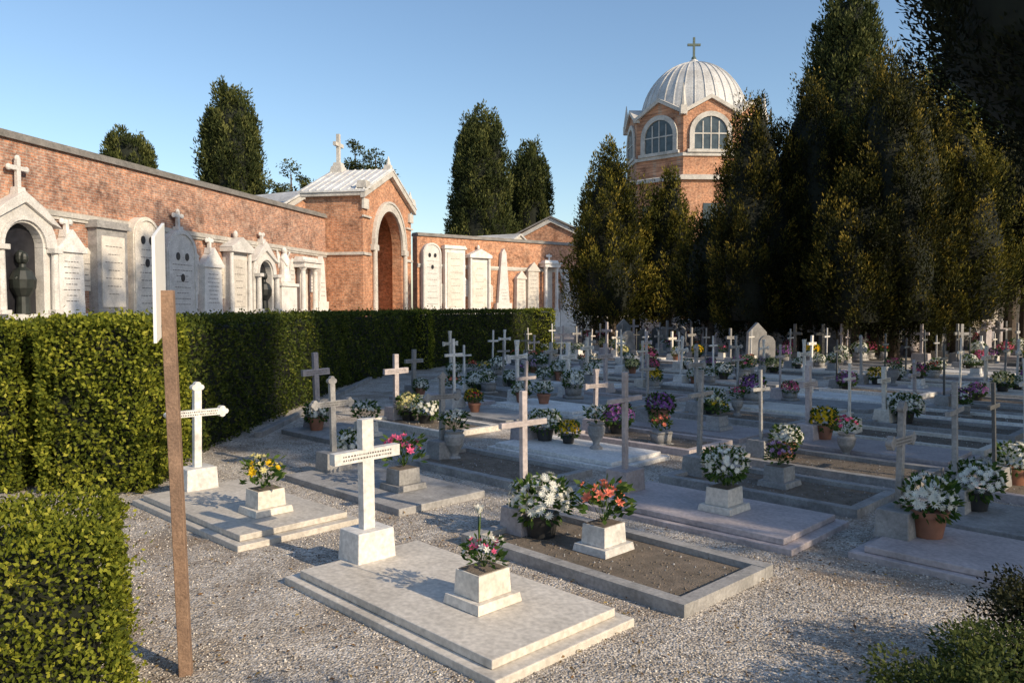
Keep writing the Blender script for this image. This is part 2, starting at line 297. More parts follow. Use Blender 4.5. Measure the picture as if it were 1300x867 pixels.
# ---------------------------------------------------------------- trees
def prof_cyp(t): return np.clip(t/0.08,0,1)**0.5*np.clip(1-t**3.6,0,1)**0.62*(0.93+0.07*np.sin(t*9))
def prof_arb(t): return np.where(t<0.2,0.78+0.22*(t/0.2),np.clip(1-((t-0.2)/0.8)**2.1,0,1)**0.78)
def prof_hang(t): return np.clip(t/0.16,0,1)**0.6*np.clip(1-t**3,0,1)**0.6
def prof_round(t): return np.sqrt(np.clip(1-(2*t-0.95)**2/1.1,0,1))
def conifer(name,x,y,z0,h,r,prof,nplume=160,per=150,ls=0.16,seed=0,mat=L_arbor,trunk=0.22,plr=0.5,pll=1.1,core=0.80,multi=1,squash=1.0,lob=0.10,spread=0.0):
    rg=np.random.default_rng(seed); H=h-z0
    e=empty(name,(x,y,0),rg.random()*6.28)
    t=rg.random(nplume*4); pr=prof(t); keep=rg.random(nplume*4)<(pr*0.85+0.15); t=t[keep][:nplume]; k=len(t)
    a=rg.random(k)*6.28; rad=prof(t)*r*(0.72-spread+(0.30+2*spread)*rg.random(k))*(1+lob*np.sin(3*a+seed+t*3)+0.07*np.sin(7*a+t*13))
    C=np.stack([rad*np.cos(a),rad*np.sin(a)*squash,z0+t*H*0.97],1)
    out=np.stack([np.cos(a),np.sin(a),np.zeros(k)],1); ax=unit(out*(0.45*(1-t)[:,None]+0.08)+np.array([0,0,1.0])+0.12*rg.normal(size=(k,3)))
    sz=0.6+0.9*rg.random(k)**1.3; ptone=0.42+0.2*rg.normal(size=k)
    idx=np.repeat(np.arange(k),per); n=len(idx)
    dv=unit(rg.normal(size=(n,3))); rr=(0.55+0.5*rg.random(n))[:,None]
    loc=dv*rr; al=np.sum(loc*ax[idx],1,keepdims=True); lat=loc-al*ax[idx]
    shape=np.clip(1-0.5*al,0.2,1.5)
    P=C[idx]+(lat*plr*shape+al*pll*ax[idx])*sz[idx][:,None]
    D=ax[idx]*0.9+dv*0.6+0.35*rg.normal(size=(n,3)); Nn=dv+0.35*rg.normal(size=(n,3))
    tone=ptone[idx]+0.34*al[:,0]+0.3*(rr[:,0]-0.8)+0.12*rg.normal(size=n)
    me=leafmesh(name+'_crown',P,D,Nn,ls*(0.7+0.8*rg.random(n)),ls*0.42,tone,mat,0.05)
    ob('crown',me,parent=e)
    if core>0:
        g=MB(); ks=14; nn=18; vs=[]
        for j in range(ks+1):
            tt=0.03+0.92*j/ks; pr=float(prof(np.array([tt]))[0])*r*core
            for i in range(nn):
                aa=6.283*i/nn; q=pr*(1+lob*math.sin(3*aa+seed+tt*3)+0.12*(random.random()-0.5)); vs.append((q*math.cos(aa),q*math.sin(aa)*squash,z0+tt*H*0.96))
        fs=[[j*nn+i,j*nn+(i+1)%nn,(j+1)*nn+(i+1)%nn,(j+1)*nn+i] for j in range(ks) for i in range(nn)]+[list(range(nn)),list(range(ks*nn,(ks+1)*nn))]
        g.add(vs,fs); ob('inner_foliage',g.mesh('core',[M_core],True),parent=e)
    g=MB()
    for mtr in range(multi):
        ox,oy=(0,0) if multi==1 else (0.45*math.cos(mtr*2.1),0.45*math.sin(mtr*2.1))
        g.fr(ox,oy,-0.05,z0*0.5+0.3,trunk*1.25/multi**.4,trunk/multi**.4,9)
        g.fr(ox,oy,z0*0.5+0.3,z0+H*0.7,trunk/multi**.4,trunk*0.25,9)
        for q in range(7):
            aa=random.random()*6.28; zz=z0+H*0.06*q
            g.tube((ox,oy,zz-0.3),(ox+math.cos(aa)*r*0.6,oy+math.sin(aa)*r*0.6*squash,zz+r*0.5),trunk*0.35,0.03,6)
    ob('trunk',g.mesh('trunk',[M_bark]),parent=e)
    return e
def broad(name,x,y,h,r,z0,nb=40,per=260,ls=0.2,seed=0,mat=L_broad,br=0.9,trunk=0.2,flat=0.8):
    rg=np.random.default_rng(seed); e=empty(name,(x,y,0)); g=MB()
    g.fr(0,0,-0.05,z0,trunk*1.2,trunk*0.8,9)
    cz=(z0+h)/2+0.3*min(1,h/4); 
    C=[]
    for i in range(nb):
        v=rg.normal(size=3); v/=np.linalg.norm(v); q=rg.random()**0.45
        C.append((v[0]*r*q,v[1]*r*q,cz+v[2]*(h-z0)/2*q*0.92))
    C=np.array(C)
    for p in C[::2]: 
        mid=(p[0]*0.4,p[1]*0.4,(z0*0.6+p[2]*0.4)); g.tube((0,0,z0*0.85),mid,trunk*0.5,trunk*0.25,6); g.tube(mid,tuple(p),trunk*0.25,0.02*min(1,h/4),5)
    g.tube((0,0,z0-0.1),(0,0,cz+(h-z0)*0.3),trunk*0.8,0.04*min(1,h/4))
    ob('trunk',g.mesh('trunk',[M_bark]),parent=e)
    idx=np.repeat(np.arange(nb),per); n=len(idx); dv=unit(rg.normal(size=(n,3))); rr=(rg.random(n)**0.4)[:,None]
    sz=(0.6+0.7*rg.random(nb))[idx][:,None]*br
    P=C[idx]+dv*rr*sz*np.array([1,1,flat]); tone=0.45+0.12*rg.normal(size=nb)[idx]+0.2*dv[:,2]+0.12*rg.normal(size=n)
    P[:,2]=np.maximum(P[:,2],0.02)
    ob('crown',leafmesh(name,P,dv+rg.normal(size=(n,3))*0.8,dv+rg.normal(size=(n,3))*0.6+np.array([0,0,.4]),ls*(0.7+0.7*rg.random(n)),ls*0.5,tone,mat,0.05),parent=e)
    return e
# pair left of the big group
conifer('arborvitae_tree',5.2,42,1.3,10.4,2.1,prof_arb,230,170,0.15,21,L_arbor2,0.25,0.42,1.0,0.76,2,1,0.2,.08)
conifer('arborvitae_tree',8.5,42.5,1.4,9.2,1.5,prof_arb,170,160,0.15,22,L_arbor2,0.22,0.38,1.0,0.76,2,1,0.16,.08)
conifer('arborvitae_tree',7.0,44.5,1.7,6.8,1.7,prof_arb,130,120,0.18,23,L_arbor,0.22,0.4,0.9,0.8,1)
# big group
conifer('arborvitae_tree',9.75,31.8,1.2,10.2,1.65,prof_arb,250,200,0.12,31,L_arbor,0.22,0.36,0.95,0.8,2,1,0.18,.08)
conifer('arborvitae_tree',11.9,31.8,1.2,10.8,1.9,prof_arb,280,200,0.12,32,L_arbor,0.24,0.38,1.0,0.8,3,1,0.2,.08)
conifer('arborvitae_tree',14.3,30.0,1.2,11.5,2.4,prof_arb,380,200,0.12,33,L_arbor,0.24,0.40,1.0,0.8,3,1,0.22,.08)
conifer('arborvitae_tree',16.9,30.8,1.3,9.6,2.1,prof_arb,280,200,0.12,34,L_arbor2,0.22,0.4,0.95,0.8,2,1,0.2,.08)
conifer('arborvitae_tree',12.6,28.9,1.3,6.8,1.7,prof_arb,210,180,0.12,36,L_arbor,0.22,0.4,0.85,0.82,2,1,0.18,.06)
conifer('arborvitae_tree',9.2,36.0,1.3,6.2,1.6,prof_arb,150,140,0.15,35,L_arbor,0.22,0.4,0.85,0.82,2)
# tall cypresses
conifer('cypress_tree',21.0,50,2,22.6,2.7,prof_cyp,520,130,0.24,41,L_cyp,0.35,0.45,1.2,0.88,1,1,0.05)
conifer('cypress_tree',-22.9,65,1.5,20.4,2.95,prof_cyp,520,130,0.26,42,L_cyp,0.35,0.5,1.2,0.88,1,1,0.05)
conifer('cypress_tree',-3.0,76,1.5,21.0,3.3,prof_cyp,560,130,0.28,43,L_cyp,0.35,0.55,1.3,0.88,1,1,0.05)
conifer('cypress_tree',1.9,84,1.5,19.3,2.9,prof_cyp,420,120,0.30,44,L_cyp,0.35,0.55,1.3,0.88,1,1,0.05)
conifer('cypress_tree',-29,60,9.5,15.2,1.9,prof_round,140,120,0.24,45,L_cyp,0.3,0.45,0.7,0.88)
broad('pine_tree',-17.8,64,13.2,2.0,9,26,110,0.25,51,L_cyp,0.7,0.2,0.5)
broad('pine_tree',-14.2,72,17.3,2.4,11,30,90,0.25,52,L_cyp,0.65,0.2,0.5)
broad('pine_tree',-12.0,70,15.8,1.6,11,18,80,0.25,53,L_cyp,0.6,0.2,0.5)
# right-hand background trees
broad('broadleaf_tree',23.5,44,15.5,4.4,4.4,110,280,0.24,61,L_broad,1.2,0.3)
conifer('yew_tree',22.6,35.5,3.0,9.8,3.0,prof_arb,360,160,0.16,62,L_shade,0.3,0.5,0.9,0.84,2,1,0.15)
conifer('yew_tree',28.5,41,3.8,12.0,3.6,prof_arb,380,160,0.19,63,L_shade,0.3,0.55,1.0,0.84,2,1,0.15)
conifer('arborvitae_tree',19.2,35,1.6,8.6,2.2,prof_arb,270,170,0.14,65,L_arbor,0.25,0.45,0.95,0.8,2,1,0.18,.08)
broad('broadleaf_tree',34,48,13,5,4.0,80,240,0.28,64,L_cyp,1.4,0.3)
broad('broadleaf_tree',19.8,42,14,2.8,3,50,220,0.22,66,L_broad,1.0,0.2)
# near cypress overhanging at right
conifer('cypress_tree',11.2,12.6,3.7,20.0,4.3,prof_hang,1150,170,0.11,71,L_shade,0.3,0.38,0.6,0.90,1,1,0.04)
# trees outside the frame that shade the plot
conifer('cypress_tree',17.0,7.8,1.5,24.0,2.7,prof_cyp,290,110,0.26,72,L_cyp,0.3,0.5,1.2,0.85)
conifer('cypress_tree',18.2,1.9,1.5,23.0,1.8,prof_cyp,220,110,0.26,76,L_cyp,0.3,0.42,1.2,0.75)
conifer('cypress_tree',15.6,-1.9,1.5,16.0,1.6,prof_cyp,190,110,0.24,73,L_cyp,0.3,0.4,1.1,0.75)
conifer('cypress_tree',24,10.5,2.0,24.0,2.8,prof_cyp,200,110,0.3,74,L_cyp,0.3,0.5,1.2,0.85)
broad('offframe_shade_shrub',3.25,0.55,2.55,0.62,0.2,80,300,0.06,75,L_hedge,0.34,0.05)  # unseen shrub added to cast shade on the gravel at bottom left
# shrub bottom right
broad('offframe_shade_shrub',2.3,3.35,0.42,0.62,0.08,60,420,0.026,81,L_broad,0.15,0.02,0.9)
broad('offframe_shade_shrub',3.0,3.9,0.55,0.62,0.10,60,380,0.026,82,L_shade,0.15,0.02,0.9)

# ---------------------------------------------------------------- perimeter wall
A1=math.atan2(0.979,0.206); P0=Vector((-14.6,22.5,0)); a1=Vector((0.206,0.979,0))
A2=math.atan2(0.627,0.779); P1=Vector((-6.45,53.8,0)); a2=Vector((0.779,0.627,0))
def wall(name,P,ang,x0,x1):
    g=MB()
    g.box(x0,x1,0,0.6,0,6.85,0)
    g.box(x0,x1,-0.10,-0.002,4.82,4.98,1); g.box(x0,x1,-0.06,-0.002,4.72,4.815,1)
    g.box(x0,x1,-0.12,0.72,6.853,7.0,2); g.box(x0,x1,-0.05,0.65,7.002,7.08,2)
    g.box(x0,x1,-0.12,-0.002,0,1.5,1); g.box(x0,x1,-1.3,-0.123,0,0.5,1)
    x=x0+2
    while x<x1: 
        g.box(x,x+0.12,0.1,0.5,7.083,7.12,2); x+=3.1
    ob(name,g.mesh(name,[M_brick if ang==A1 else M_brick2,M_istria,M_tile]),P,ang)
wall('brick_boundary_wall',P0,A1,-14,21.3)
wall('brick_boundary_wall',P1,A2,0.0,24)

def tomb(kind,P,dirv,ang,t,w,h,d=0.35,mat=M_marble,cross=0.0,name='wall_tomb'):
    g=MB(); hw=w/2
    mats=[mat,M_gray,M_ink,M_black,M_bronze,M_cream]
    g.box(-hw-0.12,hw+0.12,-d-0.12,0,0,1.6,0); g.box(-hw-0.06,hw+0.06,-d-0.06,0,1.602,1.8,0)
    b=1.802
    def lines(z0,z1,ww,y,n):
        for i in range(n):
            z=z0+(z1-z0)*(i+.5)/n; l=ww*(0.55+0.4*random.random())
            x=-l/2
            while x<l/2:
                s=0.05+0.12*random.random(); g.box(x,min(x+s,l/2),y-0.006,y-0.001,z-0.012,z+0.012,2); x+=s+0.035
    if kind=='slab':
        g.box(-hw,hw,-d,0,b,h-0.25,0); g.box(-hw-0.1,hw+0.1,-d-0.1,0,h-0.248,h-0.12,0); g.box(-hw-0.04,hw+0.04,-d-0.04,0,h-0.118,h,0)
        g.box(-hw+0.18,hw-0.18,-d-0.04,-d-0.002,b+0.2,h-0.5,5); lines(b+0.5,h-0.7,w-0.5,-d-0.04,7)
    elif kind=='round':
        zc=h-hw; g.box(-hw,hw,-d,0,b,zc,0)
        pts=[(hw*math.cos(a),zc+hw*math.sin(a)) for a in np.linspace(0,math.pi,18)]; g.prism(pts,-d,0,0)
        g.ring(0,zc,hw*0.82,hw*0.95,0,math.pi,-d-0.05,-d-0.001,14,0)
        for sx in(-1,1): g.box(min(sx*hw*.82,sx*hw*.95),max(sx*hw*.82,sx*hw*.95),-d-0.05,-d-0.001,b,zc,0)
        for (ex,ez) in((-0.3*hw,zc-0.1),(0.3*hw,zc-0.1),(0,zc-0.9)):
            g.prism([(ex+0.11*math.cos(q),ez+0.15*math.sin(q)) for q in np.linspace(0,6.28,13)[:-1]],-d-0.03,-d-0.001,3)
        lines(b+0.2,zc-0.3,w*0.7,-d,8)
    elif kind=='point':
        zs=h-hw*0.9; g.prism([(-hw,b),(hw,b),(hw*0.9,zs),(0,h),(-hw*0.9,zs)],-d,0,0)
        g.prism([(-hw-.05,zs-0.1),(hw+.05,zs-0.1),(hw+.05,zs),(0,h+0.12),(-hw-.05,zs)],-d-0.08,-d-0.002,0); lines(b+0.3,zs-0.3,w*0.7,-d,8)
    elif kind=='obelisk':
        g.box(-hw*.75,hw*.75,-d,0,b,b+0.5,0); g.prism([(-hw*.55,b+.5),(hw*.55,b+.5),(hw*.22,h-0.3),(0,h),(-hw*.22,h-0.3)],-d+0.05,-0.02,0); lines(b+.7,b+1.6,hw*.7,-d+.05,4)
    elif kind=='ped':
        g.box(-hw+.12,hw-.12,-d,0,b,h-.8,0)
        for sx in(-1,1): g.fr(sx*(hw-.08),-d-0.1,b,h-.8,0.11,0.09,10,0)
        g.box(-hw-0.08,hw+0.08,-d-0.26,0,h-.798,h-.6,0); g.prism([(-hw-.1,h-.598),(hw+.1,h-.598),(0,h-.15)],-d-0.24,0,0)
        g.ball((0,-d*.6,h-.02),.11,.11,.17,0); g.box(-hw+.3,hw-.3,-d-.03,-d-.001,b+.2,h-1.1,5); lines(b+.3,h-1.3,w*.5,-d-.03,6)
    elif kind=='cols':
        for sx in(-1,1):
            g.fr(sx*hw*.7,-d-0.1,b,b+.12,.2,.17,12,0); g.fr(sx*hw*.7,-d-0.1,b+.12,h-.6,.14,.115,12,0); g.fr(sx*hw*.7,-d-0.1,h-.6,h-.45,.13,.2,12,0)
        g.box(-hw,hw,-d-.32,0,h-.448,h-.2,0); g.box(-hw-.1,hw+.1,-d-.4,0,h-.198,h-.08,0); g.box(-hw*.5,hw*.5,-.12,0,b,h-.5,5)
        g.box(-hw+.1,hw-.1,-d-.2,0,h-.078,h+.1,0,.06)
    elif kind=='aed':
        r=hw*.55; zs=h-hw*.55-0.9
        for sx in(-1,1):
            g.box(min(sx*r,sx*hw),max(sx*r,sx*hw),-d,0,b,zs,0)
            g.fr(sx*(r+hw)/2,-d-.14,b+.12,zs-.15,.12,.1,12,0); g.box(sx*(r+hw)/2-.17,sx*(r+hw)/2+.17,-d-.3,-d-.002,b,b+.12,0); g.box(sx*(r+hw)/2-.17,sx*(r+hw)/2+.17,-d-.3,-d-.002,zs-.15,zs,0)
        g.ring(0,zs,r,hw,0,math.pi,-d,0,16,0); g.ring(0,zs,r*1.1,r*1.25,0,math.pi,-d-.08,-d-.001,16,0)
        g.prism([(-hw-.1,zs+hw*.5),(-hw*.55,zs+hw*.95),(0,h),(hw*.55,zs+hw*.95),(hw+.1,zs+hw*.5),(hw*.75,zs+hw*.6),(0,zs+hw*1.02),(-hw*.75,zs+hw*.6)],-d-.1,-.02,0)
        g.box(-r,r,-.05,-.002,b,zs+r,3)
        g.lathe([(.20,b),(.17,b+.5),(.22,b+.55),(.34,b+.75),(.36,b+1.0),(.26,b+1.25),(.1,b+1.36),(.085,b+1.45)],12,4,None,0,-.26)
        g.ball((.02,-.28,b+1.62),.13,.15,.19,4); g.ball((0,-.2,b+1.64),.17,.13,.22,4); g.tube((-.3,-.28,b+1.05),(-.05,-.5,b+.8),.09,.06,7,4); g.tube((.3,-.28,b+1.05),(.05,-.5,b+.95),.09,.06,7,4)
    elif kind=='statue':
        g.box(-hw*.8,hw*.8,-d-.1,0,b,b+1.2,0); g.box(-hw*.9,hw*.9,-d-.18,0,b+1.202,b+1.35,0)
        z=b+1.35; g.lathe([(.28,z),(.33,z+.1),(.24,z+.7),(.27,z+1.15),(.13,z+1.4),(.07,z+1.45)],12,0,None,0,-d*.5); g.ball((0,-d*.5,z+1.6),.12,.13,.17,0)
        g.tube((-.25,-d*.5,z+1.25),(-.12,-d*.5-.25,z+.85),.08,.06,7,0); g.tube((.25,-d*.5,z+1.25),(.15,-d*.5-.22,z+1.5),.08,.05,7,0)
        g.prism([(-.3,z+.7),(-.55,z+1.7),(-.2,z+1.35)],-d*.5+.1,-d*.5+.16,0); g.prism([(.3,z+.7),(.55,z+1.7),(.2,z+1.35)],-d*.5+.1,-d*.5+.16,0)
    if cross:
        y0,y1=-d*.5-.06,-d*.5+.06; z=h+.0
        g.box(-.16,.16,-d*.5-.16,-d*.5+.16,z-.12,z+.12,0,.03)
        g.box(-.065,.065,y0,y1,z+.122,z+cross,0); g.box(-.065-cross*.25,-.066,y0,y1,z+.12+cross*.5,z+.25+cross*.5,0); g.box(.066,.065+cross*.25,y0,y1,z+.12+cross*.5,z+.25+cross*.5,0)
        for (px,pz) in((0,z+cross),(-.08-cross*.25,z+.185+cross*.5),(.08+cross*.25,z+.185+cross*.5)): g.ball((px,(y0+y1)/2,pz),.1,.07,.1,0,8,5)
    p=P+dirv*t
    ob(name,g.mesh(name,mats),p,ang,bev=0.012)
for k,t,ww,h,mt,cr in [('point',-3.5,1.3,4.6,M_marble,0),('aed',.55,2.5,5.35,M_marble,.95),('point',2.35,1.1,4.3,M_marble,.35),('slab',4.2,1.45,4.85,M_gray,0),('round',5.95,1.45,5.2,M_cream,0),
    ('round',8.0,1.85,4.95,M_marble,.7),('point',10.05,1.3,4.3,M_marble,.45),('ped',11.95,1.6,5.15,M_marble,0),('aed',14.2,2.1,5.0,M_marble,.3),('statue',16.3,1.9,5.6,M_marble,0),('cols',18.4,1.9,4.45,M_marble,0),('obelisk',20.3,1.6,4.7,M_marble,0)]:
    tomb(k,P0,a1,A1,t,ww,h,.35,mt,cr)
for k,t,ww,h,mt,cr in [('round',1.0,1.5,6.4,M_marble,0),('slab',2.9,1.7,6.3,M_marble,0),('ped',5.0,1.8,6.3,M_marble,0),('obelisk',7.3,1.9,6.3,M_marble,0),('point',8.9,.9,4.6,M_cream,0),('point',10.1,1.1,5.3,M_cream,0),('cols',11.8,1.6,5.5,M_marble,.5),('statue',13.6,1.4,5.4,M_marble,0),('slab',15.4,1.4,5.0,M_cream,0),('round',17.2,1.4,4.9,M_gray,0),('ped',19.1,1.4,5.2,M_cream,0)]:
    tomb(k,P1,a2,A2,t,ww,h,.35,mt,cr)
rp=random.Random(3)
for P,dv,an,ts in((P0,a1,A1,(3.35,7.05,9.25,11.05,13.0,15.3,17.35,19.5)),(P1,a2,A2,(1.95,3.95,6.2,9.5,12.8,14.5))):
    for t in ts:
        w_=rp.uniform(.35,.5); z0=rp.uniform(2.2,2.8); h_=rp.uniform(.9,1.7); g=MB()
        g.box(-w_/2,w_/2,-.07,-.002,z0,z0+h_,0); g.prism([(-w_/2-.03,z0+h_+.002),(w_/2+.03,z0+h_+.002),(0,z0+h_+.22)],-.09,-.002,0)
        for i in range(5): g.box(-w_*.35,w_*rp.uniform(.1,.35),-.076,-.071,z0+.15+i*h_*.15,z0+.17+i*h_*.15,1)
        ob('memorial_plaque',g.mesh('memorial_plaque',[rp.choice([M_marble,M_cream]),M_ink]),P+dv*t,an,bev=.006)

# ---------------------------------------------------------------- arched wayside chapel in the wall
def chapel():
    e=empty('brick_arch_chapel',(-8.1,43,0),A1)
    W=7.9; D=3.35; ez=8.35; pk=10.0; cx=W/2; r=2.15; zs=5.5
    g=MB()
    top=lambda x: ez+(pk-ez)*(1-abs(x-cx)/(W/2))
    y0,y1=0,0.6
    g.box(0,cx-r,y0,y1,0,zs,0); g.box(cx+r,W,y0,y1,0,zs,0)
    for x_0,x_1 in((0,cx-r),(cx+r,W)): g.prism([(x_0,zs),(x_1,zs),(x_1,top(x_1)),(x_0,top(x_0))],y0,y1,0)
    n=20
    for i in range(n):
        a=math.pi-math.pi*i/n; b=math.pi-math.pi*(i+1)/n; xa,xb=cx+r*math.cos(a),cx+r*math.cos(b)
        g.prism([(xa,zs+r*math.sin(a)),(xb,zs+r*math.sin(b)),(xb,top(xb)),(xa,top(xa))],y0,y1,0)
    g.box(0,0.6,y1,D,0,ez,0); g.box(W-.6,W,y1,D,0,ez,0); 
    g.prism([(.6,0),(W-.6,0),(W-.6,top(W-.6)),(cx,pk),(.6,top(.6))],2.3,D,0)
    ob('walls',g.mesh('walls',[M_brick2]),parent=e)
    g=MB()
    g.ring(cx,zs,r-.02,r+.42,0,math.pi,-.14,-.002,22,0); g.ring(cx,zs,r+.421,r+.55,0,math.pi,-.2,-.002,22,0)
    for sx in(-1,1):
        x=cx+sx*(r+.35); g.box(x-.38,x+.38,-.22,-.002,zs-.32,zs,0)
        g.fr(x,-.12,.9,zs-.323,.16,.14,12,0); g.box(x-.3,x+.3,-.35,-.002,0,.9,0)
    for x_0,x_1 in((-.1,cx-r-.8),(cx+r+.8,W+.1)): g.box(x_0,x_1,-.1,-.002,4.85,5.0,0); g.box(x_0,x_1,-.12,-.002,6.9,7.0,0)
    g.box(-.1,-.002,-.1,D-.9,4.85,5.0,0)
    for x_0,x_1,s in((-.3,cx,1),(cx,W+.3,-1)):
        zz=lambda x: ez+(pk-ez)*(1-abs(x-cx)/(W/2))
        g.prism([(x_0,zz(x_0)-.32),(x_1,zz(x_1)-.32),(x_1,zz(x_1)+.02),(x_0,zz(x_0)+.02)],-.26,-.002,0)
    g.box(-.28,-.002,0.0,D+.2,ez-.32,ez-.05,0)
    for x in(-.12,W-.6): g.box(x,x+.72,-.13,-.0025,ez-1.0,ez-.45,0)
    g.box(-.2,.5,-.3,.3,ez+.1,ez+.5,0,.06); g.box(W-.5,W+.2,-.3,.3,ez+.1,ez+.5,0,.06); g.fr(W-.15,0,ez+.5,ez+1.0,.16,.02,8,0)
    g.box(cx-.2,cx+.2,-.2,.25,pk,pk+.35,0,.03); g.fr(cx,0,pk+.35,pk+.85,.16,.03,8,0)
    yb=D-.2; g.box(cx-.45,cx+.45,yb-.4,yb+.4,pk-.1,pk+.35,0,.08); g.box(cx-.28,cx+.28,yb-.28,yb+.28,pk+.352,pk+.6,0,.06)
    g.box(cx-.1,cx+.1,yb-.1,yb+.1,pk+.6,pk+2.3,0); g.box(cx-.55,cx-.101,yb-.1,yb+.1,pk+1.55,pk+1.77,0); g.box(cx+.101,cx+.55,yb-.1,yb+.1,pk+1.55,pk+1.77,0)
    for k in range(4): g.ball((cx+.33*math.cos(k*1.57),2.27,3.6+.33*math.sin(k*1.57)),.27,.06,.27,0)
    g.ball((cx,2.25,3.6),.3,.09,.3,0)
    ob('stone_trim',g.mesh('trim',[M_istria]),parent=e,bev=.01)
    g=MB()
    for s in(-1,1):
        x_0=cx+s*(W/2+.35); z_0=ez-(pk-ez)*.35/(W/2)
        g.prism([(cx,pk+.02),(x_0,z_0+.02),(x_0,z_0+.12),(cx,pk+.14)],-.3,D+.3,0)
        for k in range(9):
            y=-.2+k*.45
            g.prism([(cx,pk+.141),(x_0,z_0+.121),(x_0,z_0+.17),(cx,pk+.19)],y,y+.06,0)
    ob('roof',g.mesh('roof',[M_lead]),parent=e)
chapel()

# ---------------------------------------------------------------- domed church
def church():
    C=Vector((18.2,80,0)); e=empty('domed_brick_church',C,0); th0=R(272.1)
    Rd=6.7; ap=Rd*math.cos(math.pi/8); side=2*Rd*math.sin(math.pi/8)
    zb,ze,zp=14.2,19.8,21.3
    g=MB(); ph=th0+math.pi/8
    g.fr(0,0,zb,ze,Rd,Rd,8,0,ph=ph); g.fr(0,0,0,zb-.6,Rd+1.4,Rd+1.4,8,0,ph=ph)
    tr=MB(); gl=MB()
    tr.fr(0,0,zb-.6,zb-.25,Rd+1.75,Rd+1.75,8,0,ph=ph); tr.fr(0,0,zb-.25,zb+.05,Rd+1.5,Rd+.4,8,0,ph=ph); tr.fr(0,0,16.0,16.3,Rd+.18,Rd+.18,8,0,ph=ph)
    for k in range(8):
        a=th0+k*math.pi/4
        M=Matrix.Rotation(a+math.pi/2,4,'Z')@Matrix.Translation((0,-ap,0))
        hs=side/2
        g.prism([(-hs,ze-.01),(hs,ze-.01),(0,zp)],-.02,1.2,0,M)
        for s in(-1,1):
            tr.prism([(s*(hs+.25),ze-.05),(s*(hs+.25),ze+.3),(0,zp+.35),(0,zp-.02)],-.3,1.1,0,M)
        tr.ring(0,18.1,1.55,2.0,0,math.pi,-.2,-.03,14,0,M)
        for s in(-1,1): tr.box(min(s*1.55,s*2.0),max(s*1.55,s*2.0),-.2,-.03,16.6,18.1,0,M=M)
        tr.box(-2.2,2.2,-.3,-.03,16.32,16.6,0,M=M)
        gl.prism([(1.55*math.cos(q),18.1+1.55*math.sin(q)) for q in np.linspace(0,math.pi,14)]+[(-1.55,16.6),(1.55,16.6)],-.06,-.025,0,M)
        for x in(-.75,0,.75): tr.box(x-.05,x+.05,-.12,-.07,16.6,19.2 if x else 19.6,0,M=M)
        tr.box(-1.55,1.55,-.13,-.125,18.0,18.12,0,M=M)
        b=a+math.pi/8; px,py=(Rd+.1)*math.cos(b),(Rd+.1)*math.sin(b)
        if k%2==1: tr.box(px-.3,px+.3,py-.3,py+.3,ze,ze+.8,0); tr.fr(px,py,ze+.8,ze+2.9,.3,.03,8,0)
        gl.box(-1,1,-1.35,-1.30,9,11.5,0,M=M)
    ob('walls',g.mesh('w',[M_brick2]),parent=e); ob('stone_trim',tr.mesh('t',[M_istria]),parent=e); ob('windows',gl.mesh('g',[M_glass]),parent=e)
    d=MB(); zd=20.2; r=5.25; hh=6.1
    prof=[(5.9,ze+.1),(5.6,zd-.1),(5.5,zd)]
    d.lathe(prof,48,0)
    pr=[(r*math.cos(t),zd+hh*math.sin(t)) for t in np.linspace(0,1.5,18)]; pr.append((.25,zd+hh))
    d.lathe(pr,48,0)
    for k in range(32):
        a=2*math.pi*k/32
        for (r0,z0),(r1,z1) in zip(pr[:-2],pr[1:-1]):
            d.tube(((r0+.02)*math.cos(a),(r0+.02)*math.sin(a),z0),((r1+.02)*math.cos(a),(r1+.02)*math.sin(a),z1),.07,.06,5,0)
    d.fr(0,0,zd+hh-.15,zd+hh+.3,.6,.4,12,0); d.fr(0,0,zd+hh+.3,zd+hh+.5,.25,.2,12,0)
    ob('dome',d.mesh('dome',[M_lead],False),parent=e)
    z=zd+hh+.5; c=MB(); c.ball((0,0,z),.25,.25,.25,0); c.box(-.1,.1,-.1,.1,z+.2,z+2.1,0); c.box(-.65,-.101,-.1,.1,z+1.25,z+1.47,0); c.box(.101,.65,-.1,.1,z+1.25,z+1.47,0)
    ob('dome_cross',c.mesh('c',[plain('patina',(0.08,0.11,0.09))]),parent=e)
    n=MB(); n.box(-14,14,9,22,0,9.5,0); n.prism([(-14.5,9.5),(14.5,9.5),(0,12.5)],8.7,22,1); n.box(-12,-8,-4,9,0,8,0); n.prism([(-12.4,8),(-7.6,8),(-10,9.6)],-4.4,9,1)
    n.box(-12.2,-7.8,-4.1,-4.003,7.6,7.9,2)
    ob('nave',n.mesh('n',[M_brick2,M_tile,M_istria]),parent=e)
church()
def gable_house(name,x,y,rz,w,d,ez,pk,roof=M_tile):
    e=empty(name,(x,y,0),rz); g=MB(); g.prism([(-w/2,0),(w/2,0),(w/2,ez),(0,pk),(-w/2,ez)],0,d,0); ob('walls',g.mesh('w',[M_brick2]),parent=e)
    g=MB()
    for s in(-1,1): g.prism([(0,pk+.02),(s*(w/2+.4),ez-.12),(s*(w/2+.4),ez+.02),(0,pk+.18)],-.35,d+.3,0)
    ob('roof',g.mesh('r',[roof]),parent=e)
    g=MB()
    for s in(-1,1): g.prism([(0,pk-.4),(s*(w/2+.1),ez-.5),(s*(w/2+.1),ez-.14),(0,pk-.01)],-.2,-.003,0)
    g.box(-w/2-.1,w/2+.1,-.25,-.203,ez-.75,ez-.5,0); g.ring(0,ez-2,.9,1.15,0,2*math.pi,-.12,-.003,18,0)
    ob('stone_trim',g.mesh('t',[M_istria]),parent=e)
gable_house('brick_chapel',3.6,73,R(-14),7.5,11,8.4,10.2)
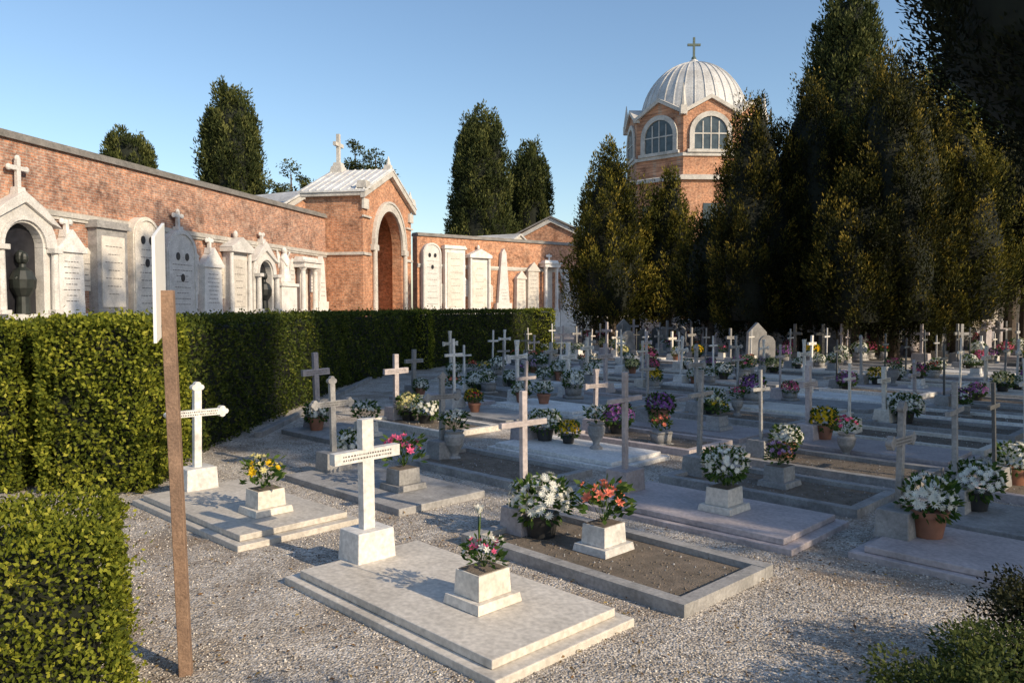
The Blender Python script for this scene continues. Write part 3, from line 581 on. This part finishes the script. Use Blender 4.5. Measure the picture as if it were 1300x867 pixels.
gable_house('brick_outbuilding',-14.0,53,R(60),5,9,8.2,9.6,M_lead)
gable_house('brick_outbuilding',0.5,70,R(60),5,9,7.2,8.3,M_lead)

def portico():
    e=empty('arcaded_portico',(10,70,0),R(-3)); g=MB(); t=MB(); k=MB()
    bay=4.2
    for i in range(16):
        cx=i*bay; r=1.45; zs=2.9; H=5.4
        g.box(cx-bay/2,cx-r,0,.5,0,zs,0); g.box(cx+r,cx+bay/2,0,.5,0,zs,0)
        for x0,x1 in((cx-bay/2,cx-r),(cx+r,cx+bay/2)): g.box(x0,x1,0,.5,zs,H,0)
        n=12
        for j in range(n):
            a=math.pi-math.pi*j/n; b=math.pi-math.pi*(j+1)/n; xa,xb=cx+r*math.cos(a),cx+r*math.cos(b)
            g.prism([(xa,zs+r*math.sin(a)),(xb,zs+r*math.sin(b)),(xb,H),(xa,H)],0,.5,0)
        t.ring(cx,zs,r-.02,r+.25,0,math.pi,-.08,-.002,14,0); t.box(cx-bay/2+.05,cx-r+.05,-.1,-.002,zs-.2,zs,0); t.box(cx+r-.05,cx+bay/2-.05,-.1,-.002,zs-.2,zs,0)
    g.box(-bay/2,15.5*bay,3.5,4,0,5.4,0); k.prism([(-.4,5.42),(4.4,5.42),(2,6.6)],-bay/2,15.5*bay,0,Matrix.Rotation(R(90),4,'Z')@Matrix.Scale(-1,4,(0,1,0)))
    t.box(-bay/2,15.5*bay,-.15,-.002,5.15,5.4,0)
    ob('arches',g.mesh('a',[M_plaster]),parent=e); ob('trim',t.mesh('t',[M_istria]),parent=e); ob('roof',k.mesh('k',[M_tile]),parent=e)
portico()
g=MB()
for i in range(7): g.box(-2.2,2.2,i*.32,7-0.0,i*.16+.001*i,(i+1)*.16,0)
for s in(-1,1): g.box(s*2.5-.28,s*2.5+.28,-.2,7,0,1.5,0); g.box(s*2.5-.36,s*2.5+.36,-.3,7.1,1.502,1.62,0)
ob('stone_steps',g.mesh('steps',[M_istria]),(13.0,51,0),R(12),bev=.01)

# ---------------------------------------------------------------- graves
def m_slab(m=0):
    g=MB(); g.box(-.12,2.12,-.60,.60,-.02,.05,0); g.box(-.02,2.02,-.53,.53,.052,.105,1); return g
def m_flat():
    g=MB(); g.box(-.1,2.1,-.56,.56,-.02,.07,0); return g
def m_frame():
    g=MB(); o,i,h=.58,.47,.09
    g.box(-.12,2.1,-o,-i,-.02,h,0); g.box(-.12,2.1,i,o,-.02,h,0); g.box(-.12,.0,-i+.002,i-.002,-.02,h-.004,0); g.box(1.99,2.1,-i+.002,i-.002,-.02,h-.004,0)
    g.box(.002,1.988,-i+.002,i-.002,-.02,.04,1)
    rr=random.Random(9)
    for q in range(420):
        x,y,s=rr.uniform(.05,1.95),rr.uniform(-.43,.43),rr.uniform(.004,.011)
        g.fr(x,y,.038,.04+s,s*1.1,s*.5,5,1 if rr.random()<.85 else 0,None,rr.random()*6)
    return g
STONES=[M_marble,M_cream,M_gray,M_pink]
plots={}
for nm,f in(('slab',m_slab),('frame',m_frame),('flat',m_flat)):
    for i,s in enumerate(STONES):
        plots[nm,i]=f().mesh(nm,[s,s if nm=='slab' else M_soil])
PH={'slab':.106,'frame':.041,'flat':.071}
def m_cross(kind):
    g=MB()
    H=.84; a=.24; w=.034; d=.023; zc=.57
    if kind=='slim': w=.023; a=.21; H=.92; d=.018; zc=.66
    if kind=='plain': w=.043; d=.032; a=.25
    g.box(-d,d,-w,w,0,zc-w*1.05,0); g.box(-d,d,-w,w,zc+w*1.051,H,0); g.box(-d,d,-a,a,zc-w,zc+w,0)
    g.box(-d*.99,d*.99,-w*.99,w*.99,zc-w*1.1,zc+w*1.1,0)
    Mx=Matrix.Rotation(math.pi/2,4,'Z')
    if kind=='tref':
        for (y,z) in((-a,zc),(a,zc),(0,H)):
            for k in range(3):
                q={(-a):math.pi,(a):0}.get(y,math.pi/2)+(k-1)*math.pi/2
                cy_,cz_=y+.030*math.cos(q),z+.030*math.sin(q)
                g.prism([(cy_+.030*math.cos(t),cz_+.030*math.sin(t)) for t in np.linspace(0,6.283,13)[:-1]],-d-.001*(k+1),d+.001*(k+1),0,Mx)
    if kind=='flare':
        for s in(-1,1): g.prism([(s*a*.75,zc-w),(s*(a+.03),zc-w*1.6),(s*(a+.03),zc+w*1.6),(s*a*.75,zc+w)],-d-.002,d+.002,0,Mx)
        g.prism([(-w,H-.08),(-w*1.6,H+.02),(w*1.6,H+.02),(w,H-.08)],-d-.002,d+.002,0,Mx)
    if kind in('tref','flare'):
        g.prism([(.027*math.cos(t),zc+w*2.8+.038*math.sin(t)) for t in np.linspace(0,6.283,15)[:-1]],d+.001,d+.008,2,Matrix.Rotation(-math.pi/2,4,'Z')@Matrix.Scale(-1,4,(0,1,0)))
    if kind!='slim':
        for row in(0,1):
            y=-a*.75
            while y<a*.75:
                s=.006+.010*random.random(); z=zc+.013-row*.028
                g.box(d+.0005,d+.0015,y,y+s,z-.006,z+.006,1); y+=s+.008
    return g
crosses={}
CM=[M_marble,M_cream,M_gray,M_pink,M_dark]
for k in('plain','slim','tref','flare'):
    for i,s in enumerate(CM): crosses[k,i]=m_cross(k).mesh('cross_'+k,[s,M_ink,M_black])
bases={}
for i,s in enumerate(STONES):
    g=MB(); g.box(-.14,.14,-.17,.17,0,.24,0,.012); bases[0,i]=g.mesh('base',[s])
    g=MB(); g.box(-.15,.15,-.18,.18,0,.24,0,.03); bases[1,i]=g.mesh('base',[s])
blocks={}
for i,s in enumerate(STONES):
    g=MB(); g.box(-.17,.17,-.19,.19,0,.06,0,.01); g.box(-.12,.12,-.14,.14,.062,.22,0,.008); g.box(-.10,.10,-.12,.12,.2201,.224,1); blocks[i]=g.mesh('flower_block',[s,M_soil])
G45=R(-45)
def grave(x,y,plot='slab',si=0,ck='plain',ci=0,base=0,block=None,name='grave',cs=1.0,lean=0,cw=1.0):
    e=empty(name,(x,y,0),G45+R(random.uniform(-1.5,1.5)))
    z=PH[plot]
    ob('plot_stone',plots[plot,si],parent=e,bev=.007)
    ob('cross_base',bases[base,min(ci,2) if ci==4 else ci],(.05,0,z-.02),parent=e,bev=.007)
    c=ob('cross',crosses[ck,ci],(.05,0,z-.03+.245),parent=e,bev=.004,scale=(cw,cw,cs)); c.rotation_euler=(R(random.uniform(-1.5,1.5)+lean),R(random.uniform(-2,2)),R(random.uniform(-4,4)))
    if block is not None: ob('flower_block',blocks[block[1]],(block[0],0,z+.002),parent=e,bev=.006)
    return e

# ---------------------------------------------------------------- flowers
def bloom(V,F,T,MI,c,nrm,r,mi,rings=((1.0,11,.2),(.68,8,.5),(.35,5,.9)),rg=random):
    nrm=Vector(nrm).normalized(); q=nrm.to_track_quat('Z','Y')
    for s,k,up in rings:
        ph=rg.random()*6.28
        for i in range(k):
            a=ph+6.283*i/k; dr=Vector((math.cos(a),math.sin(a),0)); sd_=Vector((-math.sin(a),math.cos(a),0)); wd=r*s*2.6/k
            tip=dr*r*s+Vector((0,0,up*r*s)); mid=dr*r*s*.55+Vector((0,0,up*r*s*.35))
            o=len(V)
            for p in(Vector((0,0,0)),mid+sd_*wd*.6,tip,mid-sd_*wd*.6): V.append(tuple(Vector(c)+q@p))
            F.append((o,o+1,o+2,o+3)); T.append(.45+.3*rg.random()+.1*(1-s)); MI.append(mi)
def leafq(V,F,T,MI,c,d,l,w,mi):
    d=Vector(d).normalized(); s=d.cross(Vector((rand(),rand(),rand()+.3))).normalized(); o=len(V); c=Vector(c)
    for p in(c,c+d*l*.5+s*w*.5,c+d*l,c+d*l*.5-s*w*.5): V.append(tuple(p))
    F.append((o,o+1,o+2,o+3)); T.append(random.random()); MI.append(mi)
def rand(): return random.uniform(-1,1)
def potgeo(V,F,T,MI,kind):
    g=MB()
    if kind=='terra': g.lathe([(.0,0),(.09,0),(.12,.15),(.135,.15),(.135,.19),(.115,.19),(.11,.16),(0,.16)],16,2); h=.17
    elif kind=='black': g.lathe([(.0,0),(.09,0),(.115,.14),(.12,.15),(.10,.15),(0,.14)],16,3); h=.14
    elif kind=='urn': g.lathe([(0,0),(.09,0),(.09,.03),(.045,.06),(.05,.1),(.11,.2),(.125,.3),(.10,.33),(.12,.36),(.09,.36),(0,.33)],16,4); h=.34
    elif kind=='stone': g.box(-.15,.15,-.15,.15,0,.05,4); g.box(-.11,.11,-.11,.11,.05,.2,4,-.015); g.box(-.13,.13,-.13,.13,.2,.235,4); h=.22
    else: h=0
    o=len(V); V+=g.v; F+=[tuple(i+o for i in f) for f in g.f]; T+=[.5]*len(g.f); MI+=list(g.m)
    return h
def m_mum(pm,pot='terra',r=.2,nb=85,br=.034):
    V=[];F=[];T=[];MI=[]; h=potgeo(V,F,T,MI,pot); zc=h+.10
    sx,sy=random.uniform(.9,1.12),random.uniform(.85,1.05); ph=random.random()*6
    for i in range(nb):
        z=1-(i+.5)/nb*1.3; a=i*2.39996+rand()*.35; q=math.sqrt(max(0,1-z*z)); j=.86+.2*random.random()+.09*math.sin(3*a+ph)
        n=(q*math.cos(a),q*math.sin(a),z+.15); c=(q*math.cos(a)*r*j*sx,q*math.sin(a)*r*j*sy,zc+z*r*.8*j)
        bloom(V,F,T,MI,c,n,br*(.7+.5*random.random()),0)
    for i in range(300):
        v=Vector((rand(),rand(),rand()*.9-.05)); 
        if v.length>1: v.normalize()
        c=(v.x*r*.9,v.y*r*.9,zc+v.z*r*.75); leafq(V,F,T,MI,c,v+Vector((rand()*.5,rand()*.5,.2)),.065,.03,1)
    return rawmesh('mum',np.array(V),np.array(F),np.array(T),[pm,L_plant,M_terra,M_pot,M_gray],np.array(MI))
def m_bouquet(pms,h=.28,r=.15,nb=16,br=.035,pot='none',leaf=120):
    V=[];F=[];T=[];MI=[]; h0=potgeo(V,F,T,MI,pot)
    for i in range(nb):
        a=i*2.4; q=math.sqrt((i+.5)/nb)*r; c=Vector((q*math.cos(a),q*math.sin(a),h0+h*(.62+.38*random.random())-q*.3))
        bloom(V,F,T,MI,c,(c.x*3,c.y*3,.3),br*(.8+.4*random.random()),0 if i%2==0 else 5,((1,6,.35),(.7,5,.8),(.4,4,1.3)))
        for k in range(3):
            p=Vector((0,0,h0)).lerp(c,k/3); leafq(V,F,T,MI,p,(c-Vector((0,0,h0)))+Vector((rand()*.03,rand()*.03,0)),(c.z-h0)/2.6,.008,1)
    for i in range(leaf):
        a=random.random()*6.28; q=random.random()**.5*r*1.0; z=h0+h*(.15+.7*random.random()); leafq(V,F,T,MI,(q*math.cos(a),q*math.sin(a),z),(math.cos(a),math.sin(a),rand()*.8+.4),.07,.03,1)
    return rawmesh('bouquet',np.array(V),np.array(F),np.array(T),[pms[0],L_plant,M_terra,M_pot,M_gray,pms[1]],np.array(MI))
FL={}
for nm,pm in(('white',P_white),('yellow',P_yel),('cream',P_cream),('purple',P_pur),('lilac',P_lilac),('pink',P_pink)):
    for pot in('terra','black','none','stone'): FL['mum_'+nm,pot]=m_mum(pm,pot)
for nm,pp in(('pinkwhite',(P_pink,P_white)),('salmon',(P_sal,P_sal)),('yellowwhite',(P_yel,P_cream)),('red',(P_red,P_sal)),('purple',(P_pur,P_lilac)),('pink',(P_pink,P_pink)),('white',(P_white,P_white))):
    for pot in('terra','none','urn','stone'): FL['bq_'+nm,pot]=m_bouquet(pp,pot=pot)
def flower(k,pot,x,y,z=0.0,s=1.0):
    nm='potted_chrysanthemum' if k.startswith('mum') else 'flower_bouquet'
    s*=random.uniform(.9,1.1)
    ob(nm,FL[k,pot],(x,y,z),random.random()*6.28,scale=(s,s,s))
gd=(.7071,-.7071)
def at(h,l,side=0): return (h[0]+gd[0]*l+.7071*side,h[1]+gd[1]*l+.7071*side)

heads=[]
def G(x,y,*a,**k): heads.append((x,y)); grave(x,y,*a,**k); return (x,y)
h=G(-3.35,8.26,'slab',1,'tref',0,0,(1.48,1),cw=1.15); flower('bq_yellowwhite','none',*at(h,1.48),.325,1.25)
h=G(-1.14,5.97,'slab',1,'plain',0,0,(1.36,1),cw=1.15); flower('bq_pinkwhite','none',*at(h,1.36),.325,.8)
V=[];F=[];T=[];MI=[]
leafq(V,F,T,MI,(0,0,0),(0,.05,1),.3,.012,1); leafq(V,F,T,MI,(0,0,0),(.05,0,1),.3,.012,1)
for q in range(3): bloom(V,F,T,MI,(0,0,.24),(.1,0,1),.042,0,((.8,6,1.9),(.6,6,2.4),(.4,5,3)))
ob('white_lily',rawmesh('lily',np.array(V),np.array(F),np.array(T),[P_white,L_plant],np.array(MI)),(*at(h,1.36,-.05),.44))
h=G(.07,6.9,'frame',2,'slim',3,0,cs=1.1,cw=1.3); flower('mum_white','black',*at(h,.28,-.02),.045,1.25); ob('stone_planter',blocks[0],(*at(h,.9,.05),.042),G45,bev=.006); flower('bq_salmon','none',*at(h,.9,.05),.26,1.25)
h=G(1.14,8.16,'slab',3,'slim',3,0,None,cs=1.1,cw=1.3); ob('stone_planter',blocks[1],(*at(h,1.2),.107),G45,bev=.006); flower('mum_white','none',*at(h,1.2),.44,1.1); flower('bq_white','none',*at(h,1.2),.33,.8)
h=G(2.17,9.25,'frame',2,'slim',2,0,cs=1.1,cw=1.3); ob('stone_planter',blocks[2],(*at(h,1.0,.1),.042),G45,bev=.006); flower('bq_purple','none',*at(h,1.0,.1),.26)
h=G(3.26,10.4,'frame',2,'slim',2,1); flower('mum_white','terra',*at(h,.35,.1),.05,1.05); flower('bq_pink','urn',4.4,10.3)
h=G(4.25,11.35,'slab',3,'plain',3,0,None); flower('mum_yellow','terra',4.5,11.3,.1,1.1)
h=G(3.2,6.56,'slab',3,'tref',2,0,None); flower('mum_white','terra',*at(h,.25,.1),.107,1.15)
h=G(4.2,7.5,'flat',2,'slim',2,0,None,cs=1.1,cw=1.3); flower('mum_white','black',4.42,7.45,.075,1.2)
h=G(5.25,8.6,'frame',3,'slim',4,0,None); flower('mum_white','terra',5.6,8.7,0,1.1)
h=G(-2.16,9.35,'flat',2,'tref',2,0,(1.42,2)); flower('bq_pink','none',*at(h,1.42),.3,1.3); flower('mum_white','black',-2.0,9.95,0,1.1)
h=G(-.95,10.3,'frame',2,'tref',2,1,None); flower('bq_white','urn',-.75,10.2,0,1.1)
h=G(.15,11.35,'slab',0,'slim',3,0,None); flower('mum_white','black',*at(h,.35,.1),.107,1.1); flower('mum_yellow','black',*at(h,.75,.15),.107,.9); flower('bq_white','urn',1.13,10.5,.1,1)
flower('bq_salmon','stone',2.15,11.3,0,1); flower('mum_white','black',-1.45,13.3,0,1.2)
def near(x,y,d=.9): return any((x-a)**2+(y-b)**2<d*d for a,b in heads)
rows=[(-3.4,9.7,13.5),(-7.1,12.4,26),(-11.1,12.4,34),(-16.0,12.8,34),(-19.6,17.3,36),(-23.2,21.5,37),(-26.8,26.5,38),(-30.4,31,39)]
rg=random.Random(5)
pots=['black','black','black','stone','stone','terra']
for c,d0,d1 in rows:
    D=d0
    while D<d1:
        x=D+c
        if x>-3.5+max(0,(D-24))*.55 and x/D<.74 and not near(x,D) and not(D>29.0 and x>7.5):
            if rg.random()<.95:
                jx,jy=x+rg.uniform(-.1,.1),D+rg.uniform(-.1,.1)
                pl=rg.choice(['slab','flat','frame','frame','flat']); si=rg.choice([0,1,2,2,3])
                far=(x/D>.3)
                ci=rg.choice([0,0,1,2,2,3,4] if not far else [2,4,4,1,3,0]); h=(jx,jy); blk=(1.4,rg.choice([0,1,2])) if rg.random()<.25 and pl!='frame' else None
                heads.append(h); grave(jx,jy,pl,si,'slim' if ci==4 else rg.choice(['plain','slim','tref','flare','slim','slim']),ci,rg.choice([0,1]),blk,cs=rg.uniform(.85,1.2))
                z=PH[pl]
                if blk: flower(rg.choice(['bq_pink','bq_yellowwhite','bq_white','bq_white','bq_salmon']),'none',*at(h,1.4),z+.22,1.1)
                u=rg.random()
                if u<.7: flower(rg.choice(['mum_white']*6+['mum_yellow','mum_purple','mum_lilac','mum_cream','mum_cream','mum_pink']),rg.choice(pots),*at(h,.35,rg.uniform(-.2,.2)),z,rg.uniform(.85,1.3))
                if rg.random()<.3: flower(rg.choice(['bq_pink','bq_white','bq_white','bq_white','bq_purple','bq_red']),rg.choice(['stone','urn','stone','terra']),*at(h,.8,rg.uniform(-.25,.25)),z,rg.uniform(.8,1.2))
        D+=1.07
def m_head(k):
    g=MB()
    if k==0:
        g.box(-.35,.35,-.15,.15,0,.2,0); g.box(-.28,.28,-.07,.07,.202,.75,0); g.prism([(.28*math.cos(t),.75+.28*math.sin(t)) for t in np.linspace(0,math.pi,12)],-.07,.07,0); g.box(-.3,.3,-.9,-.152,0,.1,0)
    elif k==1:
        g.box(-.3,.3,-.2,.2,0,.35,0,.03); g.box(-.05,.05,-.04,.04,.35,1.4,0); g.box(-.26,-.051,-.04,.04,1.0,1.1,0); g.box(.051,.26,-.04,.04,1.0,1.1,0)
    else:
        g.box(-.45,.45,-.25,.25,0,.3,0); g.prism([(-.36,.3),(.36,.3),(.33,1.1),(0,1.45),(-.33,1.1)],-.12,.12,0); g.box(-.42,.42,-1.6,-.252,0,.18,0)
    return g
HS=[m_head(k).mesh('headstone',[s]) for k in (0,1,1,2) for s in(M_gray,M_gray,M_pink,M_dark)]
for i in range(150):
    D=rg.uniform(26,56); x=rg.uniform(max(2.5,7.5 if D<31 else 2.5),D*.72)
    if near(x,D,.6): continue
    ob('headstone',HS[rg.randrange(16)],(x,D,0),R(rg.choice([0,-45,45,10]))+rg.uniform(-.05,.05),bev=.01)
    if rg.random()<.5: flower(rg.choice(['mum_white','mum_yellow','mum_purple','mum_pink','mum_white']),'stone',x+.4,D-.6,.1,1.3)
for (x0,y0,an,ln) in((-3.9,12,90,10),(1.5,30,62,9)):
    g=MB(); n=int(ln/1.2)
    for i in range(n): g.box(i*1.2+.01,i*1.2+1.19,-.06,.06,-.05,.09,0)
    ob('path_kerb',g.mesh('kerb',[M_gray]),(x0,y0,0),R(an),bev=.01)

# ---------------------------------------------------------------- sign post
e=empty('wooden_sign_post',(-1.78,4.22,0))
g=MB(); g.box(-.032,.032,-.03,.03,-.1,2.09,0); o=ob('post',g.mesh('post',[M_wood]),parent=e,bev=.004); o.rotation_euler=(0,R(-1.6),R(12))
g=MB(); g.prism([(-.2,1.82),(.2,1.86),(.2,2.46),(-.2,2.36)],-.008,.008,0)
o=ob('sign_board',g.mesh('board',[M_white]),(-.10,-.0,0),parent=e,bev=.002); o.rotation_euler=(0,R(-1.0),R(107))
for z in(1.9,2.03):
    g=MB(); g.fr(0,0,0,.02,.01,.008,8,0); 
    q=ob('bolt',g.mesh('bolt',[M_dark]),(-.03-z*.028,-.032,z),parent=e); q.rotation_euler=(R(90),0,0)
print('done')
